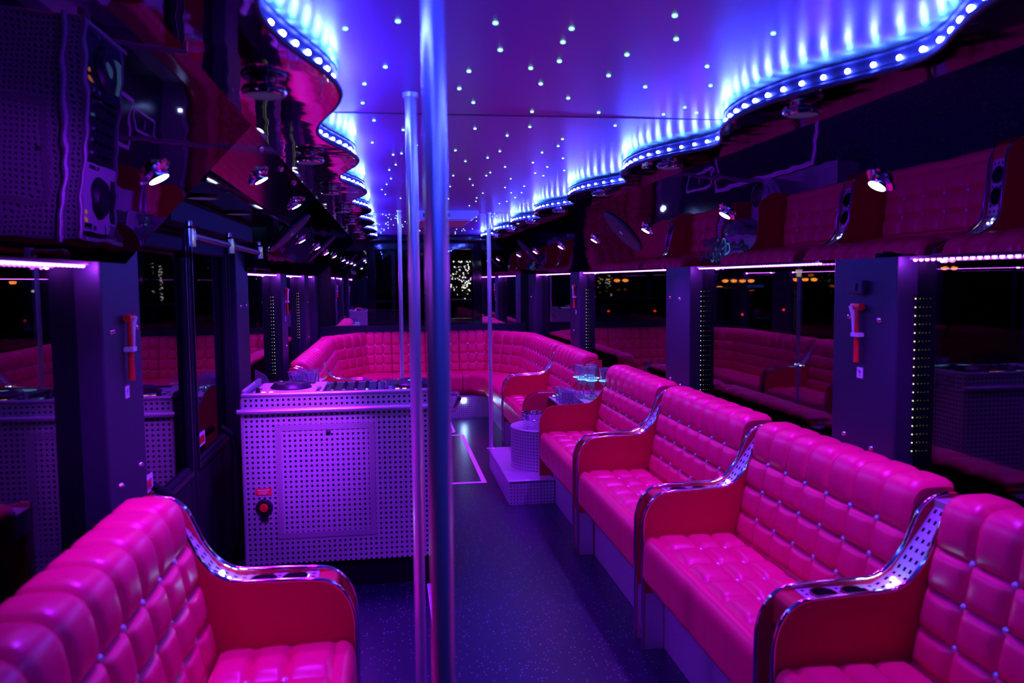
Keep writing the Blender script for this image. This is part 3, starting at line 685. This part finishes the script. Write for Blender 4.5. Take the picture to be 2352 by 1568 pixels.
# ------------------------------------------------------------------ step, drum table, bucket
st = thing('step_platform', 'low perforated aluminium platform with rounded edge carrying the drum table', 'platform', (0.91, 5.92, 0))
MB().box(0.765, 1.072, 5.37, 6.47, 0.0, 0.152).build('skirt', 'perf_fine', st)
MB().box(0.755, 1.072, 5.36, 6.48, 0.152, 0.166).build('tread', 'alu', st, bevel=0.006)
dr = thing('drum_table', 'round perforated metal drum table beside the red panel', 'table', (1.09, 5.80, 0.166))
cx_, cyy = 1.078, 5.80; R_ = 0.235
MB().lathe((cx_, cyy, 0), [(R_, 0.166), (R_, 0.440)], 64).build('shell', 'perf_fine', dr, True, uvf=lambda c: (math.atan2(c.y-cyy, -(c.x-cx_))*R_, c.z))
MB().lathe((cx_, cyy, 0), [(0, 0.440), (R_, 0.440), (R_+0.004, 0.447), (R_, 0.455), (0, 0.455)], 64).build('top', 'perf_fine', dr, True)
bk = thing('ice_bucket', 'shiny steel ice bucket standing on the drum table', 'bucket', (0.985, 5.72, 0.455))
MB().lathe((0.985, 5.72, 0.455), [(0, 0), (0.058, 0), (0.062, 0.012), (0.078, 0.098), (0.084, 0.103), (0.083, 0.108), (0.076, 0.106), (0.060, 0.012), (0, 0.008)], 40).build('body', 'chrome', bk, True)
MB().lathe((0.985, 5.72, 0.515), [(0.0695, -0.003), (0.0745, 0.0), (0.0725, 0.004)], 40).build('band', 'chrome', bk, True)
MB().tube([(0.985-0.074, 5.72, 0.542), (0.985-0.090, 5.72, 0.540), (0.985-0.093, 5.72, 0.528), (0.985-0.070, 5.72, 0.518)], 0.004, 8).build('handle', 'chrome', bk, True)

# ------------------------------------------------------------------ grab poles
def pole(x, y, z0, r, label, collar=True):
    t = thing('grab_pole', label, 'pole', (x, y, z0), 'grab poles')
    MB().tube([(x, y, z0), (x, y, ZC-0.001)], r, 32).build('tube', 'pole', t, True)
    MB().lathe((x, y, z0), [(r, 0), (r+0.022, 0), (r+0.022, 0.004), (r+0.006, 0.012), (r, 0.013)], 28).build('base_flange', 'pole', t, True)
    MB().lathe((x, y, ZC-0.001), [(r, 0), (r+0.006, 0), (r+0.005, -0.012), (r, -0.013)], 28).build('top_collar', 'pole', t, True)
pole(0.078, 1.36, 0.0, 0.0195, 'thick steel grab pole nearest the camera, running from floor to ceiling')
pole(0.070, 2.36, 0.0, 0.0165, 'steel grab pole just left of the thick one, in front of the booth')
pole(0.085, 6.25, 0.0, 0.0155, 'slim steel grab pole behind the booth, before the rear sofa')
pole(0.775, 6.43, 0.166, 0.0165, 'slim steel grab pole standing on the corner of the platform')

# ------------------------------------------------------------------ DJ booth
bx0, bx1, by0, by1 = -0.705, 0.278, 4.045, 4.56
dj = thing('dj_booth', 'perforated aluminium booth with rail and access door facing the camera', 'booth', (-0.21, 4.3, 0))
MB().box(bx0+0.02, bx1-0.02, by0+0.02, by1, 0.0, 0.135).build('plinth', 'matte', dj)
MB().box(bx0, bx1, by0, by0+0.012, 0.135, 0.885).build('front_panel', 'perf', dj)
MB().box(bx0, bx1, by0, by0+0.012, 0.886, 0.955).build('fascia_strip', 'perf', dj)
MB().box(bx0, bx0+0.012, by0+0.012, by1, 0.135, 0.955).build('side_panel', 'perf', dj)
MB().box(bx1-0.012, bx1, by0+0.012, by1, 0.135, 0.955).build('side_panel', 'perf', dj)
MB().box(bx0+0.012, bx1-0.012, by1-0.012, by1, 0.135, 0.955).build('rear_panel', 'perf', dj)
MB().box(bx0+0.012, bx1-0.012, by0+0.012, by1-0.012, 0.905, 0.912).build('deck_shelf', 'matte', dj)
for bx_ in (bx0, bx1): MB().tube([(bx_, by0-0.002, 0.135), (bx_, by0-0.002, 0.945)], 0.008, 8).build('corner_trim', 'alu', dj, True)
MB().box(bx0-0.004, bx1+0.004, by0-0.010, by0+0.018, 0.955, 0.972).build('front_edge_trim', 'alu', dj, bevel=0.006)
MB().box(bx0-0.004, bx0+0.016, by0+0.018, by1+0.01, 0.955, 0.985).build('side_edge_trim', 'alu', dj, bevel=0.005)
MB().box(bx1-0.016, bx1+0.004, by0+0.018, by1+0.01, 0.955, 0.972).build('side_edge_trim', 'alu', dj, bevel=0.005)
MB().tube([(bx0-0.018, by0-0.028, 0.888), (bx1+0.012, by0-0.028, 0.888)], 0.0125, 14).build('rail', 'pole', dj, True)
# access door: flat frame and latch
dx0, dx1, dz0, dz1 = -0.555, -0.085, 0.26, 0.815
dd = MB().box(dx0, dx1, by0-0.004, by0, dz1-0.028, dz1).box(dx0, dx1, by0-0.004, by0, dz0, dz0+0.028).box(dx0, dx0+0.028, by0-0.004, by0, dz0+0.028, dz1-0.028).box(dx1-0.028, dx1, by0-0.004, by0, dz0+0.028, dz1-0.028).build('access_door', 'alu', dj)
MB().lathe((-0.305, by0-0.004, 0.775), [(0.011, 0), (0.011, 0.006), (0.006, 0.010), (0, 0.011)], 14, (0, -1, 0)).build('latch', 'black', dd, True)
sw = MB().lathe((-0.615, by0, 0.42), [(0.040, 0), (0.040, 0.012), (0.033, 0.020), (0.030, 0.014), (0, 0.014)], 28, (0, -1, 0)).box(-0.633, -0.597, by0-0.012, by0-0.001, 0.355, 0.40).build('isolator_switch', 'black', dj, True)
MB().lathe((-0.615, by0-0.013, 0.42), [(0.020, 0), (0.020, 0.010), (0.016, 0.014), (0, 0.014)], 20, (0, -1, 0)).build('knob', 'red', sw, True)
wl = MB().box(-0.655, -0.580, by0-0.0025, by0, 0.478, 0.513).build('warning_label', 'red', dj)
m = MB().box(-0.646, -0.589, by0-0.0032, by0-0.0024, 0.501, 0.506)
for k, (a, b) in enumerate(((-0.640, -0.600), (-0.645, -0.592), (-0.638, -0.604))): m.box(a, b, by0-0.0032, by0-0.0024, 0.4945-0.0055*k, 0.4965-0.0055*k)
m.build('label_print', 'white', wl)
gh = MB().tube([(bx1, 4.17, 0.93), (bx1+0.055, 4.17, 0.925), (bx1+0.062, 4.17, 0.90), (bx1+0.062, 4.42, 0.82), (bx1+0.05, 4.42, 0.80), (bx1, 4.42, 0.80)], 0.012, 10).build('grab_handle', 'glass', dj, True)
ac = tag(MB().prism(rounded([(-0.685, 0.985), (-0.685, 1.055), (-0.63, 1.02), (-0.615, 0.985)], [0, 0.004, 0.02, 0]), 4.34, 4.352).build('acrylic_marker', 'glass'), 'small clear acrylic fin glowing blue at the left end of the booth top', 'fin')
# equipment on the booth
def deck(x0, x1, label, top='white'):
    t = thing('cd_deck', label, 'cd player', ((x0+x1)/2, 4.28, 0.912), 'disc players on the booth')
    MB().box(x0, x1, 4.075, 4.50, 0.912, 0.966).build('body', top, t, bevel=0.004)
    c = ((x0+x1)/2, 4.27, 0.966)
    jw = MB().lathe(c, [(0.102, 0), (0.102, 0.006), (0.085, 0.024), (0.074, 0.027), (0.072, 0.024), (0, 0.022)], 40).build('jog_wheel', 'black', t, True)
    MB().lathe(c, [(0, 0.0245), (0.028, 0.0245), (0.030, 0.0235), (0.030, 0.021)], 24).build('jog_display', 'lcd' if top == 'black' else 'pillar', jw, True)
    s_ = MB().box(x1-0.030, x1-0.012, 4.12, 4.26, 0.966, 0.969).build('pitch_slot', 'black', t)
    MB().box(x1-0.028, x1-0.014, 4.19, 4.20, 0.969, 0.978).build('pitch_fader', 'alu', t)
    for k in range(4): MB().box(x0+0.012, x0+0.030, 4.10+0.035*k, 4.122+0.035*k, 0.966, 0.971).build('pad', 'black' if k % 2 else 'alu', t, bevel=0.001)
    for k in range(2): MB().lathe((x0+0.055+0.035*k, 4.10, 0.966), [(0.010, 0), (0.010, 0.004), (0, 0.005)], 14).build('cue_light', 'orangeled', t)
    MB().box(x0+0.06, x1-0.06, 4.42, 4.47, 0.966, 0.972).build('display', 'lcd' if top == 'black' else 'black', t)
    return t
deck(-0.665, -0.335, 'pale disc player with black jog wheel on the left of the booth top')
deck(-0.025, 0.255, 'dark disc player behind the pole on the right of the booth top', 'black')
mx = thing('dj_mixer', 'black mixer with rows of knobs between the two disc players', 'mixer', (-0.18, 4.28, 0.912))
MB().box(-0.325, -0.035, 4.08, 4.50, 0.912, 0.958).build('body', 'black', mx, bevel=0.004)
k0 = None
for r in range(4):
    for c in range(5):
        p = (-0.290+c*0.056, 4.19+r*0.075, 0.958)
        if k0 is None: k0 = MB().lathe(p, [(0.009, 0), (0.008, 0.013), (0.0065, 0.016), (0, 0.016)], 14).build('knob', 'black', mx, True); kp = p
        else: repeat_mesh(k0, 'knob', Vector(p)-Vector(kp), mx)
for c in range(4): MB().box(-0.293+c*0.056, -0.281+c*0.056, 4.12, 4.135, 0.958, 0.970).build('fader', 'lcd' if c == 3 else 'white', mx)
MB().box(-0.064, -0.052, 4.11, 4.122, 0.958, 1.000).build('lever', 'alu', mx)
hp = tag(MB().box(-0.645, -0.625, 4.083, 4.10, 0.966, 0.985).lathe((-0.635, 4.092, 0.985), [(0.008, 0), (0.007, 0.008), (0, 0.009)], 10).build('jack_plug', 'black'), 'tiny black plug standing at the left front of the booth top', 'plug')
lamp('SPOT', 'booth_lamp', (-0.44, 2.72, 1.80), (-0.43, 4.05, 0.76), (0.38, 0.02, 1.0), 250.0, 0.03, 0.46, 1.0)

# ------------------------------------------------------------------ entrance door and header
dk = 'pillar'
for n, (a, b) in enumerate(((2.84, 3.69), (3.70, 4.55))):
    x0, x1 = -0.845, -0.885
    d = struct(MB().box(x0, x1, a, a+0.075, 0.02, 1.70).box(x0, x1, b-0.075, b, 0.02, 1.70).box(x0, x1, a+0.075, b-0.075, 1.63, 1.70).box(x0, x1, a+0.075, b-0.075, 0.02, 0.72).build('door_%d' % (n+1), 'rubber', bevel=0.008))
    MB().box(-0.862, -0.868, a+0.075, b-0.075, 0.72, 1.63).build('glass_pane', 'winglass', d)
    MB().box(-0.838, -0.846, a+0.045, a+0.06, 0.68, 1.66).box(-0.838, -0.846, b-0.06, b-0.045, 0.68, 1.66).box(-0.838, -0.846, a+0.06, b-0.06, 0.68, 0.70).build('glazing_seal', 'black', d)
    MB().tube([(-0.845, a+0.22 if n == 0 else b-0.30, 0.78), (-0.79, a+0.22 if n == 0 else b-0.30, 0.74), (-0.78, a+0.22 if n == 0 else b-0.30, 0.66), (-0.78, a+0.22 if n == 0 else b-0.30, 0.20), (-0.845, a+0.22 if n == 0 else b-0.30, 0.14)], 0.016, 10).build('door_handle', 'rubber', d, True)
    sk = MB().box(-0.858, -0.862, a+0.10, a+0.26, 0.76, 0.82).build('door_sticker', 'white', d)
    m = MB()
    for i in range(7): m.box(-0.8565, -0.8585, a+0.115+0.019*i, a+0.127+0.019*i, 0.772, 0.806)
    m.build('sticker_print', 'red', sk)
    for s_ in (0,): 
        MB().tube([(-0.84, (a if n == 0 else b)+(0.02 if n == 0 else -0.02), 0.05), (-0.84, (a if n == 0 else b)+(0.02 if n == 0 else -0.02), 1.72)], 0.014, 10).build('hinge_post', 'rubber', d, True)
# recess over the door
struct(MB().box(-0.53, -0.95, 2.60, 4.70, 1.800, 1.825).box(-0.90, -0.95, 2.84, 4.56, 1.70, 1.80).build('trim_3', 'blackgloss'))
for y, w in ((3.05, 'nearer'), (3.75, 'farther')):
    t = thing('recess_light', 'flat dim round light above the entrance door, %s of two' % w, 'downlight', (-0.64, y, 1.793), 'flat lights above the door')
    MB().lathe((-0.64, y, 1.800), [(0.058, 0), (0.058, -0.006), (0.050, -0.008)], 28).build('ring', 'pillar', t, True)
    MB().lathe((-0.64, y, 1.800), [(0.050, -0.007), (0, -0.007)], 28).build('cover', 'puckled', t)
op = thing('door_operator', 'black folding door arm with pivots above the entrance', 'door gear', (-0.72, 3.6, 1.66))
MB().box(-0.70, -0.78, 2.86, 4.5, 1.705, 1.799).build('cover_box', 'rubber', op, bevel=0.004)
MB().tube([(-0.66, 2.92, 1.66), (-0.66, 3.60, 1.655)], 0.013, 12).build('arm', 'black', op, True)
MB().tube([(-0.66, 3.66, 1.655), (-0.66, 4.42, 1.65)], 0.013, 12).build('arm', 'black', op, True)
for y in (2.92, 3.62, 4.42): MB().lathe((-0.66, y, 1.62), [(0, 0), (0.022, 0), (0.022, 0.06), (0.012, 0.07), (0.012, 0.085), (0, 0.09)], 16).build('pivot', 'chrome', op, True)
# door panel bolts
pb = bpy.data.objects.get('overhead_panel.003')
for s, y in ((0.05, 2.80), (0.05, 3.75), (0.09, 4.30), (0.05, 3.3)):
    c = Vector(valpt('left', s, y)); MB().lathe(c, [(0.012, 0), (0.011, 0.005), (0.006, 0.010), (0, 0.011)], 10, -NL).build('bolt', 'chrome', pb, True)

# ------------------------------------------------------------------ hammers, labels, small fittings
def hammer(side, y, z, label, slabel):
    sg = 1 if side == 'right' else -1; x = 1.60 if sg > 0 else -0.80
    t = thing('emergency_hammer', label, 'hammer', (x, y, z-0.11), 'emergency hammers')
    d = -sg
    MB().tube([(x+d*0.016, y, z-0.11), (x+d*0.016, y, z+0.075)], [0.0095, 0.007], 10).build('handle', 'red', t, True)
    MB().tube([(x+d*0.016, y-0.028, z+0.080), (x+d*0.016, y+0.028, z+0.080)], 0.012, 12).build('head', 'red', t, True)
    MB().tube([(x+d*0.020, y+0.022, z+0.083), (x+d*0.020, y+0.015, z+0.05), (x+d*0.020, y+0.010, z-0.012)], [0.013, 0.008, 0.006], 10).build('bracket', 'white', t, True)
    MB().box(x+d*0.001, x+d*0.030, y-0.022, y+0.016, z-0.022, z-0.008).build('clip', 'white', t, bevel=0.002)
    s = MB().box(x, x+d*0.0015, y-0.018, y+0.018, z-0.165, z-0.128).build('hammer_label', 'white')
    tag(s, slabel, 'label', 'labels under the hammers')
    m = MB().box(x+d*0.0013, x+d*0.002, y-0.002, y+0.001, z-0.158, z-0.136).box(x+d*0.0013, x+d*0.002, y-0.009, y+0.008, z-0.146, z-0.143).box(x+d*0.0013, x+d*0.002, y+0.004, y+0.012, z-0.141, z-0.138)
    m.build('pictogram', 'black', s)
hammer('right', 2.63, 1.315, 'red emergency hammer on the nearest right pillar', 'small white label under the hammer on the nearest right pillar')
hammer('left', 2.66, 1.315, 'red emergency hammer on the left pillar beside the door', 'small white label under the hammer beside the door')
hammer('right', 7.02, 1.36, 'red emergency hammer on the far right pillar', 'small white label under the hammer on the far right pillar')
hammer('left', 6.60, 1.36, 'red emergency hammer on the left pillar behind the booth', 'small white label under the hammer behind the booth')
bx = thing('switch_box', 'small dark switch box high on the nearest right pillar', 'switch', (1.59, 2.64, 1.44))
MB().box(1.575, 1.60, 2.59, 2.68, 1.44, 1.485).build('box', 'pillar', bx, bevel=0.004)
MB().box(1.570, 1.576, 2.62, 2.65, 1.45, 1.475).build('rocker', 'black', bx, bevel=0.001)
for side, y, z0, z1, label in (('right', 2.435, 0.92, 1.44, 'dotted warm LED line on the nearest right pillar'), ('right', 4.275, 0.88, 1.44, 'dotted warm LED line on the second right pillar'), ('right', 6.905, 0.90, 1.42, 'dotted warm LED line on the third right pillar'),
                               ('left', 6.405, 0.80, 1.40, 'dotted warm LED line on the left pillar with hammer behind the booth'), ('left', 8.165, 0.95, 1.40, 'dotted warm LED line on the farthest left pillar')):
    x = 1.662 if side == 'right' else -0.862
    t = thing('pillar_light_line', label, 'led strip', (x, y, z0), 'LED lines at the pillar edges')
    MB().box(x-0.004, x+0.004, y-0.008, y-0.003, z0, z1).build('tape', 'black', t)
    n = int((z1-z0)/0.026); m = MB()
    for k in range(n): m.lathe((x, y-0.008, z0+(k+0.5)*(z1-z0)/n), [(0.0022, 0), (0.002, 0.0018), (0, 0.0022)], 6, (0, -1, 0))
    m.build('diode_row', 'amberled', t)
# floor tape
o = MB().box(0.652, 0.688, 6.0, 7.95, 0.0005, 0.0018).box(0.25, 0.652, 6.0, 6.045, 0.0005, 0.0018).box(0.25, 0.652, 7.905, 7.95, 0.0005, 0.0018).box(0.215, 0.25, 6.0, 7.95, 0.0005, 0.0018).build('floor_marking', 'tape')
tag(o, 'white taped rectangle on the floor in the aisle before the sofa', 'floor tape', 'white floor markings')
pl = rounded([(0.42, 8.05), (0.62, 8.05), (0.62, 8.75), (0.42, 8.75)], [0.08]*4, 0.03); pi_ = rounded([(0.445, 8.075), (0.595, 8.075), (0.595, 8.725), (0.445, 8.725)], [0.06]*4, 0.03)
k = min(len(pl), len(pi_)); A = [pl[int(i*len(pl)/k)] for i in range(k)]; B = [pi_[int(i*len(pi_)/k)] for i in range(k)]
vs = [(p.x, p.y, 0.0018) for p in A]+[(p.x, p.y, 0.0018) for p in B]+[(p.x, p.y, 0.0005) for p in A]+[(p.x, p.y, 0.0005) for p in B]
fs = []
for i in range(k):
    j = (i+1) % k; fs += [(i, j, k+j, k+i), (2*k+i, 3*k+i, 3*k+j, 2*k+j), (i, 2*k+i, 2*k+j, j), (k+i, k+j, 3*k+j, 3*k+i)]
m = MB(); m.add(vs, fs); m.box(0.47, 0.56, 8.36, 8.385, 0.0005, 0.0018)
tag(m.build('floor_marking', 'tape'), 'white rounded outline marked on the floor near the far sofa', 'floor tape', 'white floor markings')
o = MB().box(0.155, 0.185, 3.20, 4.02, 0.0005, 0.0018).build('floor_marking', 'tape')
tag(o, 'white tape stripe on the floor seen between the two near poles', 'floor tape', 'white floor markings')
# air-conditioning outlet on the ceiling
av = thing('air_vent', 'pale moulded air outlet on the ceiling near the far end', 'air vent', (0.43, 6.6, 1.95))
MB().prism(rounded([(0.20, ZC), (0.20, 1.985), (0.25, 1.955), (0.62, 1.955), (0.68, 1.985), (0.68, ZC)], [0, 0.02, 0.03, 0.03, 0.02, 0]), 6.25, 7.2).build('housing', 'lilac', av, True)
MB().box(0.26, 0.46, 6.243, 6.252, 1.972, 1.998).build('outlet_slot', 'black', av)
MB().box(0.24, 0.62, 6.30, 7.0, 1.949, 1.956).build('grille', 'lilac', av)

# ------------------------------------------------------------------ outside at night
struct(MB().box(-80, 90, 12, 120, -0.55, -0.5).box(2.2, 90, -20, 12, -0.55, -0.5).box(-80, -1.5, -20, 12, -0.55, -0.5).build('ground', 'asphalt'))
def bearing(px, py, dist):
    d = (rt2*((px-1176)/FPX)+dn2*((py-784)/FPX)+fw).normalized(); return Vector((0, 0, 1.5))+d*dist
def street_lamp(px, py, dist, n, label):
    c = bearing(px, py, dist); t = thing('street_lamp', label, 'street lamp', (c.x, c.y, -0.5), 'street lamps outside')
    MB().tube([(c.x, c.y, -0.5), (c.x, c.y, c.z+0.1)], [0.09, 0.05], 8).build('post', 'car', t, True)
    side = rt2
    for k in range(n):
        off = side*((k-(n-1)/2)*0.010*dist)
        a = c+off; MB().tube([(c.x, c.y, c.z+0.1), (a.x, a.y, a.z+0.1)], 0.03, 6).build('bracket_arm', 'car', t) if off.length > 0.01 else None
        MB().lathe(a, [(0, -0.0022*dist), (0.0030*dist, -0.0012*dist), (0.0038*dist, 0.001*dist), (0, 0.002*dist)], 10).build('lamp_head', 'sodium', t)
for a in ((1695, 645, 34, 4, 'four-headed orange street lamp outside the right windows'), (1849, 642, 34, 3, 'three-headed orange street lamp behind the lantern outside'), (2180, 616, 30, 2, 'two-headed orange street lamp outside the nearest right window'), (2175, 598, 40, 2, 'high two-headed orange street lamp outside the nearest right window'), (1407, 644, 38, 4, 'four-headed orange street lamp outside the third right window'), (1652, 660, 36, 1, 'single orange street lamp outside the right window'),
          (30, 649, 30, 1, 'single orange street lamp outside the nearest left window')): street_lamp(*a)
def lantern(px, py, dist, label):
    c = bearing(px, py, dist); t = thing('lantern_post', label, 'street lamp', (c.x, c.y, -0.5), 'lantern posts outside')
    h = 0.004*dist
    MB().tube([(c.x, c.y, -0.5), (c.x, c.y, c.z-h)], 0.05, 8).build('post', 'car', t, True)
    MB().lathe(c, [(0, -h), (0.6*h, -h), (h, h), (0, h)], 4).build('lantern', 'lantern', t)
    MB().lathe(c, [(1.15*h, h), (0.5*h, 1.6*h), (0, 1.8*h)], 4).build('cap', 'car', t)
for a in ((1834, 627, 22, 'yellow lantern post outside between the two right pillars'), (2119, 631, 22, 'yellow lantern post outside beside the nearest right pillar'), (357, 566, 20, 'yellow lantern post outside the door')): lantern(*a)
def car(px, py, dist, label, lights='tail'):
    c = bearing(px, py, dist); t = thing('car', label, 'car', (c.x, c.y, -0.5), 'parked cars outside')
    rel = Vector((c.x, c.y, 0)).normalized(); yaw = math.atan2(rel.y, rel.x)-PI/2
    w = 0.85; prof = rounded([(-w, -0.25), (-w, 0.35), (-w*0.8, 0.45), (-w*0.62, 0.95), (w*0.62, 0.95), (w*0.8, 0.45), (w, 0.35), (w, -0.25)], [0.1, 0.1, 0.05, 0.15, 0.15, 0.05, 0.1, 0.1], 0.1)
    z0 = c.z-0.35
    m = MB().prism([(p.x, p.y+z0) for p in prof], 0.0, 3.9)
    ro = Matrix.Rotation(yaw, 3, 'Z'); m.v = [tuple(ro @ Vector(v)+Vector((c.x, c.y, 0))) for v in m.v]; m.build('body', 'car', t)
    m2 = MB()
    for sx in (-0.68, 0.68):
        for yy in (0.5, 3.2): m2.lathe((sx, yy, -0.2), [(0.1, -0.1), (0.3, -0.1), (0.3, 0.1), (0.1, 0.1), (0.1, -0.1)], 16, (1, 0, 0))
    m2.v = [tuple(ro @ Vector(v)+Vector((c.x, c.y, 0))) for v in m2.v]; m2.build('wheels', 'rubber', t)
    for sx in (-0.66, 0.66):
        q = ro @ Vector((sx, -0.03, 0))+Vector((c.x, c.y, c.z)); MB().ball(q, 0.0016*dist, 8).build('tail_light' if lights == 'tail' else 'head_light', lights, t)
for a in ((1450, 714, 24, 'dark car with red tail lights outside the third right window'), (1668, 712, 40, 'dark car with red tail lights outside beside the second right pillar'), (1750, 711, 28, 'dark car with red tail lights outside the middle right window'), (1637, 722, 20, 'nearest dark car outside past the second right pillar'), (125, 668, 34, 'car with white lights outside the nearest left window', 'head')): car(*a)
def fairy_tree(px, py, dist, wpx, hpx, label, n=90):
    c = bearing(px, py, dist); t = thing('tree', label, 'tree', (c.x, c.y, -0.5), 'trees with fairy lights outside')
    w = wpx/FPX*dist; h = hpx/FPX*dist; rnd = random.Random(px)
    MB().tube([(c.x, c.y, -0.5), (c.x, c.y, c.z)], [0.12, 0.05], 8).build('trunk', 'bark', t, True)
    m = MB()
    for _ in range(160):
        q = c+rt2*(rnd.gauss(0, 0.22)*w)+Vector((0, 0, rnd.gauss(0, 0.25)*h))+fw*(rnd.gauss(0, 0.2)*w+0.25*w); r = 0.05+0.05*rnd.random()
        a = Vector((rnd.gauss(0, 1), rnd.gauss(0, 1), rnd.gauss(0, 1))).normalized()*r; b = a.orthogonal().normalized()*r*0.6
        m.add([q-a, q-b*0.8, q+a, q+b*0.8], [(0, 1, 2, 3)])
    o = m.build('foliage', 'leaf', t); o['kind'] = 'stuff'
    m = MB()
    for _ in range(n):
        a = rnd.random()**0.6; q = c+rt2*((a-0.5)*w)+Vector((0, 0, max(-0.5, min(0.5, rnd.gauss(0, 0.26)))*h)); m.ball(q, (0.00045+0.0005*rnd.random())*dist, 6)
    o = m.build('fairy_lights', 'fairy', t); o['kind'] = 'stuff'
fairy_tree(1056, 645, 22, 52, 88, 'tree strung with white fairy lights outside the rear window')
fairy_tree(362, 640, 22, 22, 90, 'tree strung with white fairy lights seen through the door', 60)
fairy_tree(1386, 650, 18, 34, 56, 'tree strung with white fairy lights outside the third right window', 36)
sgn = bearing(1735, 657, 40); t = thing('light_sign', 'small blue illuminated sign outside the middle right window', 'sign', (sgn.x, sgn.y, -0.5))
MB().tube([(sgn.x, sgn.y, -0.5), (sgn.x, sgn.y, sgn.z-0.05)], 0.05, 8).build('post', 'car', t)
MB().box(sgn.x-0.35, sgn.x+0.35, sgn.y-0.1, sgn.y+0.1, sgn.z-0.06, sgn.z+0.06).build('face', 'bluelit', t)
